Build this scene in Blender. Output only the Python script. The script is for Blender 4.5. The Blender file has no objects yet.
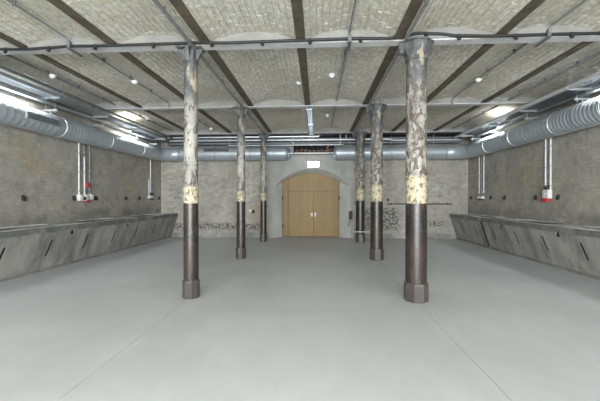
import bpy, bmesh, math, random
from mathutils import Vector, Matrix
random.seed(7)
PI = math.pi
scene = bpy.context.scene
C = scene.collection

# ------------------------------------------------------------------ camera
cam_d = bpy.data.cameras.new('camera'); cam = bpy.data.objects.new('camera', cam_d); C.objects.link(cam)
cam.location = (0.233, 0.0, 1.43)
cam.rotation_euler = (PI/2 - 0.006, 0, 0.0515)
cam_d.sensor_width = 36; cam_d.lens = 36*340/600; cam_d.clip_start = 0.05
scene.camera = cam
scene.view_settings.view_transform = 'Standard'; scene.view_settings.look = 'None'
scene.view_settings.gamma = 1; scene.view_settings.use_curve_mapping = False
scene.view_settings.exposure = 1.28
# ------------------------------------------------------------------ world (overcast sky outside the rear windows)
w = bpy.data.worlds.new('world'); scene.world = w; w.use_nodes = True
w.node_tree.nodes['Background'].inputs[0].default_value = (0.80, 0.90, 1.0, 1)
w.node_tree.nodes['Background'].inputs[1].default_value = 0.6
# ------------------------------------------------------------------ daylight through the rear windows
def area(name, loc, rot, sx, sy, power, col):
    l = bpy.data.lights.new(name, 'AREA'); l.shape = 'RECTANGLE'; l.size = sx; l.size_y = sy
    l.energy = power; l.color = col
    o = bpy.data.objects.new(name, l); C.objects.link(o); o.location = loc; o.rotation_euler = rot
    return o
REAR = -9.0
for x in (-3.2, 0.0, 3.2):
    area('window_daylight', (x, REAR - 0.05, 2.0), (PI/2, 0, 0), 2.0, 2.2, 420, (0.93, 0.97, 1.0))

# ------------------------------------------------------------------ mesh helpers
class MB:
    def __init__(s): s.v = []; s.f = []; s.sm = []
    def add(s, vs, fs, smooth=False):
        b = len(s.v); s.v += [tuple(v) for v in vs]
        for f in fs: s.f.append(tuple(b+i for i in f)); s.sm.append(smooth)
    def box(s, c, d, rot=None):
        x, y, z = d[0]/2, d[1]/2, d[2]/2
        vs = [Vector((a*x, b*y, e*z)) for a in (-1, 1) for b in (-1, 1) for e in (-1, 1)]
        if rot is not None: vs = [rot @ v for v in vs]
        vs = [v + Vector(c) for v in vs]
        s.add(vs, [(0,1,3,2),(4,6,7,5),(0,4,5,1),(2,3,7,6),(0,2,6,4),(1,5,7,3)])
    def bb(s, x0, x1, y0, y1, z0, z1): s.box(((x0+x1)/2, (y0+y1)/2, (z0+z1)/2), (abs(x1-x0), abs(y1-y0), abs(z1-z0)))
    def lathe(s, prof, n=24, c=(0,0,0), axis='Z', cap=True, smooth=True, off=0.0):
        """prof: list of (radius, height)"""
        vs = []
        for r, h in prof:
            for i in range(n):
                a = 2*PI*(i+off)/n; p = (r*math.cos(a), r*math.sin(a), h)
                if axis == 'Y': p = (p[0], p[2], p[1])
                if axis == 'X': p = (p[2], p[0], p[1])
                vs.append((p[0]+c[0], p[1]+c[1], p[2]+c[2]))
        fs = []
        for k in range(len(prof)-1):
            for i in range(n):
                j = (i+1) % n; fs.append((k*n+i, k*n+j, (k+1)*n+j, (k+1)*n+i))
        s.add(vs, fs, smooth)
        if cap:
            s.add(vs[:n], [tuple(range(n-1, -1, -1))]); s.add(vs[-n:], [tuple(range(n))])
    def tube(s, pts, r, n=8, smooth=True, cap=True):
        """pts list of points; r number or list"""
        P = [Vector(p) for p in pts]; R = r if isinstance(r, (list, tuple)) else [r]*len(P)
        T = [(P[min(i+1, len(P)-1)]-P[max(i-1, 0)]).normalized() for i in range(len(P))]
        u = T[0].orthogonal().normalized(); vs = []
        for i, p in enumerate(P):
            u = (u - T[i]*u.dot(T[i])).normalized(); v = T[i].cross(u)
            for k in range(n):
                a = 2*PI*k/n; vs.append(p + (u*math.cos(a)+v*math.sin(a))*R[i])
        fs = []
        for i in range(len(P)-1):
            for k in range(n):
                j = (k+1) % n; fs.append((i*n+k, i*n+j, (i+1)*n+j, (i+1)*n+k))
        s.add(vs, fs, smooth)
        if cap: s.add(vs[:n], [tuple(range(n-1, -1, -1))]); s.add(vs[-n:], [tuple(range(n))])
    def extrude_y(s, poly, y0, y1):
        """closed (x,z) polygon extruded along y"""
        n = len(poly); vs = [(x, y0, z) for x, z in poly]+[(x, y1, z) for x, z in poly]
        s.add(vs, [tuple(range(n)), tuple(range(2*n-1, n-1, -1))]+[(i, n+i, n+(i+1) % n, (i+1) % n) for i in range(n)])
    def build(s, name, mat, parent=None, bevel=0, seg=1, origin=None):
        me = bpy.data.meshes.new(name)
        vs = s.v
        if origin: vs = [(a-origin[0], b-origin[1], c-origin[2]) for a, b, c in vs]
        me.from_pydata(vs, [], s.f); me.polygons.foreach_set('use_smooth', s.sm)
        bm = bmesh.new(); bm.from_mesh(me)
        if bevel or any(s.sm): bmesh.ops.remove_doubles(bm, verts=bm.verts, dist=1e-5)
        bmesh.ops.recalc_face_normals(bm, faces=bm.faces); 
        if bevel:
            ed = [e for e in bm.edges if len(e.link_faces) == 2 and e.calc_face_angle(0) > 0.6]
            bmesh.ops.bevel(bm, geom=ed, offset=bevel, segments=seg, affect='EDGES', profile=.5)
        bm.to_mesh(me); bm.free()
        me.materials.append(mat)
        if any(s.sm):
            try: me.set_sharp_from_angle(angle=0.7)
            except Exception: pass
        o = bpy.data.objects.new(name, me); C.objects.link(o)
        if origin: o.location = origin
        if parent: o.parent = parent
        return o
def tag(o, label=None, cat=None, group=None, kind=None):
    if label: o['label'] = label
    if cat: o['category'] = cat
    if group: o['group'] = group
    if kind: o['kind'] = kind
    return o
def empty(name, loc, label=None, cat=None, group=None, kind=None):
    o = bpy.data.objects.new(name, None); C.objects.link(o); o.location = loc; o.empty_display_size = .2
    return tag(o, label, cat, group, kind)
def copy_tree(o, parent=None):
    c = o.copy(); C.objects.link(c); c.parent = parent
    for ch in list(o.children): copy_tree(ch, c)
    return c

# ------------------------------------------------------------------ material helpers
class NT:
    def __init__(s, name):
        s.m = bpy.data.materials.new(name); s.m.use_nodes = True; s.t = s.m.node_tree
        s.b = s.t.nodes['Principled BSDF']; s.tc = s.t.nodes.new('ShaderNodeTexCoord')
    def n(s, typ, **k):
        nd = s.t.nodes.new('ShaderNode'+typ)
        for a, b in k.items(): setattr(nd, a, b)
        return nd
    def l(s, a, b): s.t.links.new(a, b)
    def co(s): return s.tc.outputs['Object']
    def map(s, scale=(1,1,1), loc=(0,0,0), src=None):
        m = s.n('Mapping'); m.inputs['Scale'].default_value = scale; m.inputs['Location'].default_value = loc
        s.l(src or s.co(), m.inputs['Vector']); return m.outputs[0]
    def noise(s, scale, detail=4, rough=.55, src=None, dist=0):
        n = s.n('TexNoise'); n.inputs['Scale'].default_value = scale; n.inputs['Detail'].default_value = detail
        n.inputs['Roughness'].default_value = rough; n.inputs['Distortion'].default_value = dist
        s.l(src or s.co(), n.inputs['Vector']); return n.outputs['Fac']
    def ramp(s, fac, stops):
        r = s.n('ValToRGB'); e = r.color_ramp.elements
        while len(e) < len(stops): e.new(.5)
        for i, (p, c) in enumerate(stops):
            e[i].position = p; e[i].color = (c, c, c, 1) if isinstance(c, (int, float)) else (*c, 1)
        s.l(fac, r.inputs[0]); return r.outputs[0]
    def mix(s, fac, a, b, mode='MIX'):
        m = s.n('Mix', data_type='RGBA', blend_type=mode)
        for i, x in ((0, fac), (6, a), (7, b)):
            if isinstance(x, (int, float)): m.inputs[i].default_value = x if i == 0 else (x, x, x, 1)
            elif isinstance(x, tuple): m.inputs[i].default_value = (*x, 1)
            else: s.l(x, m.inputs[i])
        return m.outputs[2]
    def math(s, op, a, b=0.0, c=None, clamp=False):
        m = s.n('Math', operation=op, use_clamp=clamp)
        for i, x in enumerate((a, b, c)):
            if x is None: continue
            if isinstance(x, (int, float)): m.inputs[i].default_value = x
            else: s.l(x, m.inputs[i])
        return m.outputs[0]
    def sep(s, src=None):
        p = s.n('SeparateXYZ'); s.l(src or s.co(), p.inputs[0]); return p.outputs
    def comb(s, x, y, z):
        c = s.n('CombineXYZ')
        for i, v in enumerate((x, y, z)):
            if isinstance(v, (int, float)): c.inputs[i].default_value = v
            else: s.l(v, c.inputs[i])
        return c.outputs[0]
    def band(s, v, lo, hi, soft):
        """1 inside lo..hi with soft edges"""
        a = s.n('MapRange', interpolation_type='SMOOTHSTEP'); s.l(v, a.inputs[0]); a.inputs[1].default_value = lo-soft; a.inputs[2].default_value = lo+soft
        b = s.n('MapRange', interpolation_type='SMOOTHSTEP'); s.l(v, b.inputs[0]); b.inputs[1].default_value = hi-soft; b.inputs[2].default_value = hi+soft
        return s.math('SUBTRACT', a.outputs[0], b.outputs[0], clamp=True)
    def fin(s, col, rough=.7, metal=0.0, bump=None, bstr=.3, bdist=.01, spec=None):
        if isinstance(col, tuple): s.b.inputs['Base Color'].default_value = (*col, 1)
        else: s.l(col, s.b.inputs['Base Color'])
        if isinstance(rough, (int, float)): s.b.inputs['Roughness'].default_value = rough
        else: s.l(rough, s.b.inputs['Roughness'])
        s.b.inputs['Metallic'].default_value = metal
        if spec is not None: s.b.inputs['Specular IOR Level'].default_value = spec
        if bump is not None:
            b = s.n('Bump'); b.inputs['Strength'].default_value = bstr; b.inputs['Distance'].default_value = bdist
            s.l(bump, b.inputs['Height']); s.l(b.outputs[0], s.b.inputs['Normal'])
        return s.m
def simple(name, col, rough=.5, metal=0.0, var=.12, scale=12, bstr=.1):
    t = NT(name); n = t.noise(scale, 4)
    c = t.mix(t.ramp(n, [(.3, 0.0), (.7, 1.0)]), tuple(x*(1-var) for x in col), tuple(min(1, x*(1+var)) for x in col))
    return t.fin(c, rough, metal, n, bstr, .003)

M = {}
# polished concrete floor
t = NT('floor_concrete')
a = t.noise(.55, 5, .6, dist=.6); b = t.noise(4, 6, .65, src=t.map((1, .45, 1)))
c = t.mix(t.ramp(a, [(.3, 0.0), (.7, 1.0)]), (.47, .495, .51), (.60, .62, .625))
c = t.mix(t.math('MULTIPLY', t.ramp(b, [(.45, 0.0), (.75, 1.0)]), .35), c, (.44, .46, .465))
M['floor'] = t.fin(c, t.math('MULTIPLY_ADD', a, .25, .36), 0, b, .05, .004, spec=.4)

def wall_mat(name, side):
    t = NT(name); x, y, z = t.sep()
    uv = t.comb(y if side else x, z, 0.0)
    br = t.n('TexBrick'); t.l(uv, br.inputs['Vector'])
    br.inputs['Scale'].default_value = 1; br.inputs['Brick Width'].default_value = .26; br.inputs['Row Height'].default_value = .078
    br.inputs['Mortar Size'].default_value = .007; br.inputs['Mortar Smooth'].default_value = .6; br.inputs['Bias'].default_value = 0
    br.inputs['Color1'].default_value = (.9,.9,.9,1); br.inputs['Color2'].default_value = (.45,.45,.45,1); br.inputs['Mortar'].default_value = (.1,.1,.1,1)
    big = t.noise(.7, 6, .62, dist=.4); med = t.noise(3.2, 6, .6); fine = t.noise(26, 4, .6)
    base = t.mix(t.ramp(big, [(.32, 0.0), (.68, 1.0)]), (.31, .298, .265), (.44, .42, .365))
    base = t.mix(t.math('MULTIPLY', t.ramp(med, [(.50, 0.0), (.68, 1.0)]), .55), base, (.19, .19, .175))
    # tan / ochre plaster remains higher up
    och = t.math('MULTIPLY', t.band(z, 1.6, 3.0, .5), t.ramp(t.noise(.9, 4, .5, src=t.map((1,1,1), (3.1, 1.7, 0))), [(.5, 0.0), (.66, 1.0)]))
    base = t.mix(t.math('MULTIPLY', och, .6 if side else .15), base, (.39, .325, .205))
    mo = t.noise(8, 6, .75, src=t.map((1, 1, 1), (2, 5, 3)))
    base = t.mix(t.math('MULTIPLY', t.ramp(mo, [(.40, 1.0), (.52, 0.0)]), .28), base, (.20, .195, .175))
    base = t.mix(t.math('MULTIPLY', t.ramp(mo, [(.54, 0.0), (.64, 1.0)]), .4), base, (.48, .465, .42))
    wht = t.ramp(t.noise(1.6, 7, .7, src=t.map((1,1,1), (7, 2, 5))), [(.58, 0.0), (.72, 1.0)])
    base = t.mix(t.math('MULTIPLY', wht, .55), base, (.42, .41, .37))
    vis = t.ramp(t.noise(1.1, 3, .5, src=t.map((1,1,1), (1, 9, 2))), [(.42, .0), (.66, .7)])
    base = t.mix(t.math('MULTIPLY', vis, .34 if side else .75), base, t.mix(1.0, base, br.outputs['Color'], 'OVERLAY'))
    if side:   # darker uneven strip over the troughs
        d = t.math('MULTIPLY', t.band(z, .5, 1.12, .18), t.ramp(t.noise(1.9, 4, .6, src=t.map((1,1,2))), [(.36, .15), (.62, 1.0)]))
        base = t.mix(t.math('MULTIPLY', d, .6), base, (.115, .118, .115))
    else:      # exposed brick with missing whitewash, low on the end wall
        pn = t.noise(9, 5, .75, src=t.comb(x, 0.0, t.math('MULTIPLY', z, 1.6)))
        m1 = t.math('MULTIPLY', t.band(z, .28, .52, .07), t.band(x, -5.6, -1.75, .1))
        hi2 = t.math('MULTIPLY', t.band(z, .30, 1.1, .08), t.band(x, 1.9, 3.15, .2))
        hi3 = t.math('MULTIPLY', t.band(z, .45, .62, .06), t.band(x, 3.9, 4.7, .15))
        msk = t.math('MAXIMUM', t.math('MAXIMUM', m1, hi2), hi3)
        spk = t.math('MULTIPLY', msk, t.ramp(pn, [(.47, 0.0), (.53, 1.0)]))
        base = t.mix(t.math('MULTIPLY', msk, .35), base, (.36, .35, .33))
        base = t.mix(t.math('MULTIPLY', spk, .9), base, (.05, .05, .048))
        d = t.math('MULTIPLY', t.band(z, -.1, .2, .08), t.ramp(med, [(.35, .3), (.6, 1.0)]))
        base = t.mix(t.math('MULTIPLY', d, .55), base, (.13, .135, .13))
        # reddish patch beside the socket
        rp = t.math('MULTIPLY', t.band(x, -2.2, -1.75, .15), t.band(z, .5, 1.4, .3))
        base = t.mix(t.math('MULTIPLY', rp, .4), base, (.36, .26, .2))
    h = t.math('ADD', t.math('MULTIPLY', t.math('MULTIPLY', t.math('SUBTRACT', 1.0, br.outputs['Fac']), vis), .45), t.math('ADD', t.math('MULTIPLY', fine, .6), t.math('MULTIPLY', med, 1.2)))
    return t.fin(base, .88, 0, h, .55, .014)
M['wall_side'] = wall_mat('side_wall_plaster', True)
M['wall_back'] = wall_mat('end_wall_plaster', False)
t = NT('smooth_plaster'); a = t.noise(1.8, 6, .6); b = t.noise(18, 4)
M['plaster'] = t.fin(t.mix(t.ramp(a, [(.3, 0.0), (.7, 1.0)]), (.30, .30, .28), (.44, .435, .41)), .85, 0, b, .3, .006)
t = NT('pale_smooth_plaster'); a = t.noise(1.5, 6, .6)
M['reveal'] = t.fin(t.mix(t.ramp(a, [(.3, 0.0), (.7, 1.0)]), (.42, .425, .41), (.56, .56, .54)), .8, 0, a, .2, .004)
# whitewashed vault bricks
t = NT('whitewashed_brick')
a = t.noise(.8, 5, .6); b = t.noise(7, 5, .7); f = t.noise(55, 3, .6)
c = t.mix(t.ramp(a, [(.35, 0.0), (.65, 1.0)]), (.60, .57, .475), (.75, .73, .66))
c = t.mix(t.math('MULTIPLY', t.ramp(b, [(.50, 0.0), (.66, 1.0)]), .55), c, (.47, .42, .29))
c = t.mix(t.math('MULTIPLY', t.ramp(t.noise(11, 4, .6, src=t.map((1,1,1), (4,4,4))), [(.55, 0.0), (.7, 1.0)]), .5), c, (.80, .79, .76))
sp = t.noise(17, 4, .75, src=t.map((1.3, .75, 1)))
c = t.mix(t.math('MULTIPLY', t.ramp(sp, [(.44, 1.0), (.56, 0.0)]), .45), c, (.34, .32, .25))
c = t.mix(t.math('MULTIPLY', t.ramp(sp, [(.54, 0.0), (.66, 1.0)]), .4), c, (.84, .83, .79))
M['vault_brick'] = t.fin(c, .9, 0, t.math('ADD', f, t.math('MULTIPLY', sp, 2.0)), .6, .012)
t = NT('vault_mortar'); a = t.noise(3, 5)
M['mortar'] = t.fin(t.mix(a, (.44, .42, .35), (.60, .58, .52)), .95, 0, a, .4, .01)
t = NT('shaded_lime_plaster'); a = t.noise(2.2, 6, .65)
M['lime'] = t.fin(t.mix(t.ramp(a, [(.35, 0.0), (.65, 1.0)]), (.20, .197, .18), (.28, .275, .255)), .85, 0, t.noise(30, 4), .3, .006)  # vault-end shade put into the colour, darker than the plaster itself
t = NT('old_girder_paint'); a = t.noise(3.5, 6, .7)
M['girder'] = t.fin(t.mix(t.ramp(a, [(.45, 0.0), (.75, 1.0)]), (.60, .61, .61), (.42, .41, .38)), .6, 0, a, .15, .004)
t = NT('rusty_beam'); a = t.noise(5, 6, .7); b = t.noise(40, 3)
c = t.mix(t.ramp(a, [(.35, 0.0), (.65, 1.0)]), (.060, .050, .036), (.135, .105, .070))
M['beam'] = t.fin(c, .8, 0, b, .4, .006)
# trough concrete
t = NT('trough_concrete'); x, y, z = t.sep()
big = t.noise(1.3, 6, .6, dist=.3); st = t.noise(2.2, 5, .6, src=t.map((1, 1.6, .35)))
c = t.mix(t.ramp(big, [(.3, 0.0), (.7, 1.0)]), (.29, .283, .262), (.40, .39, .36))
c = t.mix(t.math('MULTIPLY', t.ramp(st, [(.44, 0.0), (.64, 1.0)]), .8), c, (.15, .15, .142))
c = t.mix(t.math('MULTIPLY', t.ramp(t.noise(4.5, 5, .7), [(.56, 0.0), (.68, 1.0)]), .5), c, (.43, .42, .39))
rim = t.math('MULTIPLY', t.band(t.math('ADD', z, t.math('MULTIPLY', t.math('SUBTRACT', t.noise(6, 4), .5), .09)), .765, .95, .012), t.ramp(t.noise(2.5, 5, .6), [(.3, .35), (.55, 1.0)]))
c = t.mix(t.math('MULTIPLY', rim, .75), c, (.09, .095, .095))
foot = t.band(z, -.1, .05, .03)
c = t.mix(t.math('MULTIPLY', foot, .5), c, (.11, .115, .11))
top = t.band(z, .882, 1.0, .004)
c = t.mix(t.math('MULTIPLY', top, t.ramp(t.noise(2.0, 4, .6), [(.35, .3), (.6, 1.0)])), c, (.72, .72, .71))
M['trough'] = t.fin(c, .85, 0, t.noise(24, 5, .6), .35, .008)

def column_mat(name, split, ring, flake, seed, topgrey):
    t = NT(name); x, y, z = t.sep(); off = (seed, seed*2.3, seed*.7)
    n1 = t.noise(15, 6, .72, src=t.map((1, 1, .45), off), dist=.5); n2 = t.noise(28, 4, .6, src=t.map((1, 1, .6), off))
    n3 = t.noise(3.2, 5, .6, src=t.map((1, 1, .5), off))
    up = t.mix(t.ramp(n3, [(.35, 0.0), (.62, 1.0)]), (.15, .148, .14), (.37, .36, .325))
    up = t.mix(t.ramp(n2, [(.57, 0.0), (.62, 1.0)]), up, (.50, .46, .33))
    up = t.mix(t.ramp(n1, [(flake, 0.0), (flake+.05, 1.0)]), up, (.095, .072, .055))                      # rust where the paint has gone
    up = t.mix(t.math('MULTIPLY', t.ramp(n2, [(.56, 0.0), (.64, 1.0)]), .7), up, (.20, .20, .19))
    gz = t.band(z, topgrey, 3.7, .12)
    gr = t.mix(t.ramp(n1, [(.5, 0.0), (.62, 1.0)]), (.07, .073, .074), (.16, .157, .145))
    gr = t.mix(t.ramp(n3, [(.58, 0.0), (.63, 1.0)]), gr, (.34, .30, .21))
    up = t.mix(gz, up, gr)
    cz = t.band(z, split-.02, ring, .02)                                                               # yellowish cream band
    cr = t.mix(t.ramp(n2, [(.52, 0.0), (.58, 1.0)]), (.47, .42, .29), (.15, .12, .09))
    up = t.mix(cz, up, cr)
    lo = t.mix(t.ramp(n3, [(.42, 0.0), (.62, 1.0)]), (.017, .015, .014), (.045, .030, .022))
    lo = t.mix(t.math('MULTIPLY', t.ramp(n2, [(.55, 0.0), (.7, 1.0)]), .5), lo, (.13, .115, .10))
    edge = t.math('ADD', z, t.math('MULTIPLY', t.math('SUBTRACT', n2, .5), .05))
    msk = t.band(edge, -1, split, .006)
    lo = t.mix(t.band(z, -1, .262, .004), lo, t.mix(n3, (.035, .030, .027), (.095, .08, .068)))
    c = t.mix(msk, up, lo)
    r = t.mix(msk, .6, .33)
    return t.fin(c, r, 0, t.math('ADD', n1, n2), .45, .006)
M['colL'] = column_mat('peeling_column_paint', 1.36, 1.60, .52, 1.3, 2.85)
M['colR'] = column_mat('flaking_column_paint', 1.36, 1.74, .465, 5.1, 3.05)

t = NT('galvanised_sheet'); v = t.n('TexVoronoi'); v.inputs['Scale'].default_value = 26; t.l(t.co(), v.inputs['Vector'])
a = t.noise(2.5, 4)
c = t.mix(v.outputs['Distance'], (.40, .45, .49), (.52, .57, .61))
M['galv'] = t.fin(t.mix(t.math('MULTIPLY', a, .4), c, (.36, .39, .42)), t.math('MULTIPLY_ADD', a, .15, .33), .45)
M['galv2'] = simple('galvanised_tray_steel', (.42, .45, .47), .42, .7)
M['galvdark'] = simple('dark_galvanised_steel', (.17, .18, .19), .5, .5)
M['conduit'] = simple('grey_plastic_conduit', (.20, .205, .205), .5)
M['whitepipe'] = simple('white_plastic_pipe', (.66, .67, .67), .4, 0, .06)
M['brightpipe'] = simple('bright_steel_pipe', (.74, .76, .78), .3, .6, .06)
M['black'] = simple('black_rubber', (.014, .014, .015), .55)
M['iron'] = simple('dark_iron', (.04, .037, .034), .6, .2)
M['blue'] = simple('bluish_zinc_tray', (.30, .40, .48), .4, .5)
M['red'] = simple('red_plastic', (.45, .03, .04), .4)
M['copper'] = simple('reddish_insulated_pipe', (.22, .10, .06), .5)
M['rawbrick'] = simple('raw_red_brick', (.17, .12, .09), .9, 0, .25)
M['hole'] = simple('recess_shade_black', (.012, .012, .012), .9)  # near-black colour standing in for shade inside slots and openings
t = NT('oak_veneer'); x, y, z = t.sep()
wv = t.noise(14, 6, .65, src=t.comb(t.math('MULTIPLY', x, 2.2), 0.0, t.math('MULTIPLY', z, .12)), dist=.4)
pl = t.noise(3.5, 2, .5, src=t.comb(t.math('MULTIPLY', x, 1.6), 3.0, 0.0))
c = t.mix(t.ramp(wv, [(.3, 0.0), (.7, 1.0)]), (.165, .097, .020), (.25, .155, .034))
c = t.mix(t.math('MULTIPLY', t.ramp(pl, [(.35, 0.0), (.65, 1.0)]), .45), c, (.275, .178, .042))
M['oak'] = t.fin(c, .5, 0, wv, .08, .002)
def emit(name, col, strength):
    t = NT(name); t.fin((.8,.8,.8), .5)
    t.b.inputs['Emission Color'].default_value = (*col, 1); t.b.inputs['Emission Strength'].default_value = strength
    return t.m
M['led'] = emit('lit_led_diffuser', (1, .97, .92), 2)
M['exit'] = emit('lit_sign_face', (.95, .98, 1), 9)
M['lens'] = emit('small_lit_lens', (1, 1, 1), .6)
M['whiteplastic'] = simple('white_plastic', (.75, .75, .74), .4, 0, .04)

# ------------------------------------------------------------------ room shell
XW = 5.55; YB = 12.32; ZC = 3.6; STEP = 1.335
def ring_hole_wall(): pass
# floor: slab strips with recessed joints
m = MB(); m.bb(-XW-.3, XW+.3, REAR-.3, 13.2, -.30, -.05)
floor = tag(m.build('floor', M['floor']), 'smooth pale grey concrete floor with fine straight joints', kind='structure')
for x0, x1 in ((-XW-.1, -1.607), (-1.603, 1.603), (1.607, XW+.1)):
    for y0, y1 in ((REAR-.1, 1.597), (1.603, 13.1)):
        m = MB(); m.bb(x0, x1, y0, y1, -.05, 0.0); m.build('floor_slab', M['floor'], floor, bevel=.003)

# side walls
for s, nm, lb in ((-1, 'wall_left', 'long left wall of worn grey and tan plastered brick'), (1, 'wall_right', 'long right wall of worn grey and tan plastered brick')):
    m = MB(); m.bb(s*XW, s*(XW+.3), REAR-.3, 13.2, -.05, 4.1)
    tag(m.build(nm, M['wall_side']), lb, kind='structure')
# rear wall with three window openings (behind the viewpoint)
m = MB()
xs = [-XW, -4.2, -2.2, -1.0, 1.0, 2.2, 4.2, XW]
for i in range(0, 8, 2): m.bb(xs[i], xs[i+1], REAR-.3, REAR, -.05, 4.1)
for i in (1, 3, 5): m.bb(xs[i], xs[i+1], REAR-.3, REAR, -.05, .9); m.bb(xs[i], xs[i+1], REAR-.3, REAR, 3.1, 4.1)
tag(m.build('wall_rear', M['wall_back']), 'rear wall with three window openings behind the viewpoint', kind='structure')

# end wall with an arched, splayed opening
def arc(cx, hw, zs, zc, n=24):
    """points of a segmental arch from left spring to right spring"""
    r = zc-zs; R = (hw*hw+r*r)/(2*r); a0 = math.asin(min(1, hw/R)); cz = zc-R
    if r > hw: a0 = PI-a0
    return [(cx+R*math.sin(a), cz+R*math.cos(a)) for a in [(-a0+2*a0*i/n) for i in range(n+1)]]
YD = 12.66
oarc = arc(.045, 1.37, 1.84, 2.50); iarc = arc(-.02, 1.065, 2.03, 2.36)
YP = YB-.06                                     # face of the slightly proud middle section
m = MB()
m.bb(-XW, -1.55, YB, 13.2, -.05, 4.1); m.bb(1.52, XW, YB, 13.2, -.05, 4.1)
wb = tag(m.build('wall_back', M['wall_back']), 'end wall of whitewashed worn brick with arched doorway', kind='structure')
m = MB(); N = len(oarc)
# front face around the arch
V = []; F = []
for (x, z) in oarc: V.append((x, YP, z))
for (x, z) in oarc: V.append((-1.55+3.07*(x-oarc[0][0])/(oarc[-1][0]-oarc[0][0]), YP, 4.1))
for i in range(N-1): F.append((i, i+1, N+i+1, N+i))
m.add(V, F)
for sx, ex in ((oarc[0][0], -1.55), (oarc[-1][0], 1.52)):
    m.add([(sx, YP, -.05), (ex, YP, -.05), (ex, YP, 4.1), (sx, YP, 1.84)], [(0, 1, 2, 3)])
    m.add([(ex, YP, -.05), (ex, 13.2, -.05), (ex, 13.2, 4.1), (ex, YP, 4.1)], [(0, 1, 2, 3)])
m.build('middle_section', M['plaster'], wb)
# splayed reveal
O = [(oarc[0][0], -.05)]+oarc+[(oarc[-1][0], -.05)]; I = [(iarc[0][0], -.05)]+iarc+[(iarc[-1][0], -.05)]
m = MB()
V = [(x, YP, z) for x, z in O]+[(x, YD-.06, z) for x, z in I]+[(x, YD+.4, z) for x, z in I]; n = len(O)
m.add(V, [(i, i+1, n+i+1, n+i) for i in range(n-1)]+[(n+i, n+i+1, 2*n+i+1, 2*n+i) for i in range(n-1)], False)
tag(m.build('splayed_reveal', M['reveal'], wb), 'smooth pale splayed plaster reveal')
# black sheet painting a rough hole's shade above the doorway, with raw bricks showing
m = MB(); m.bb(-.62, .84, YP-.004, YP+.0, 3.10, 3.36)
tag(m.build('opening_shade', M['hole'], wb), 'flat black sheet for the shade of the ragged recess over the doorway')
for i in range(9):
    x = -.5+i*.15; m = MB(); m.box((x, YP-.02, 3.13+random.random()*.05), (.11, .06, .07), Matrix.Rotation(random.uniform(-.2, .2), 3, 'Y'))
    m.build('brick', M['rawbrick'], wb, bevel=.005)

# ceiling: shallow brick caps between iron beams
SPR = ZC+.03; RISE = .12; HW = STEP/2-.055
def vault(dx):          # height over a bay centre offset
    R = (HW*HW+RISE*RISE)/(2*RISE); return SPR+RISE-R+math.sqrt(max(0, R*R-dx*dx))
NB = 8; centers = [(-3.5+i)*STEP for i in range(NB)]
prof = []
for c0 in [centers[0]-STEP]+centers+[centers[-1]+STEP]:
    for k in range(13):
        dx = -HW+2*HW*k/12; xx = c0+dx
        prof.append((xx, vault(dx)+.010))
prof = [p for p in prof if abs(p[0]) < XW+.28]
m = MB(); poly = prof+[(prof[-1][0], 4.2), (prof[0][0], 4.2)]
m.extrude_y(poly, REAR-.3, 13.2)
ceil = tag(m.build('ceiling', M['mortar']), 'ceiling of shallow whitewashed brick vaults between iron beams', kind='structure')
GY = [-8.1, -4.88, -1.65, 1.58, 4.82, 8.05, 11.30]
for c0 in centers:
    m = MB(); R = (HW*HW+RISE*RISE)/(2*RISE); A = math.asin(HW/R); nc = 15
    for j in range(nc):
        a = -A+2*A*(j+.5)/nc; y = 2.6+random.random()*.25
        while y < 12.28:
            L = .235+random.uniform(-.02, .02); y1 = min(y+L, 12.3)
            if y1-y > .05:
                aa = a+random.uniform(-.0012, .0012); drop = random.uniform(-.001, .004)
                wd = .074+random.uniform(-.007, .005)
                rr = R-drop; px = c0+rr*math.sin(aa); pz = SPR+RISE-R+rr*math.cos(aa)
                rot = Matrix.Rotation(aa, 3, 'Y') @ Matrix.Rotation(random.uniform(-.03, .03), 3, 'Z') @ Matrix.Rotation(random.uniform(-.006, .006), 3, 'X')
                m.box((px, (y+y1)/2, pz+.015), (wd, y1-y, .03), rot)
            y = y1+random.uniform(.010, .018)
    o = m.build('vault_bricks', M['vault_brick'], ceil); tag(o, kind='stuff')
for k in range(9):
    x = (-4+k)*STEP
    m = MB(); m.bb(x-.062, x+.062, REAR, YB, ZC+.004, ZC+.024); m.bb(x-.01, x+.01, REAR, YB, ZC+.02, ZC+.2)
    m.build('iron_beam', M['beam'], ceil)
for gy in GY:
    m = MB(); m.bb(-XW, XW, gy-.085, gy+.085, ZC-.006, ZC+.012)
    g = m.build('cross_girder', M['girder'], ceil, bevel=.004)
    for s in (-1, 1):           # plastered face of the girder closing each vault
        for c0 in centers:
            m = MB(); pts = [(c0-HW, ZC+.008), (c0+HW, ZC+.008)]+[(c0+HW-2*HW*k/12, vault(HW-2*HW*k/12)+.01) for k in range(13)]
            ya = gy+s*.078; m.extrude_y(pts, ya, ya+s*.03)
            m.build('vault_end_plaster', M['lime'], ceil)
# far cable trench strip: dark soffit wall over third girder is open, pipes run there

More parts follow.
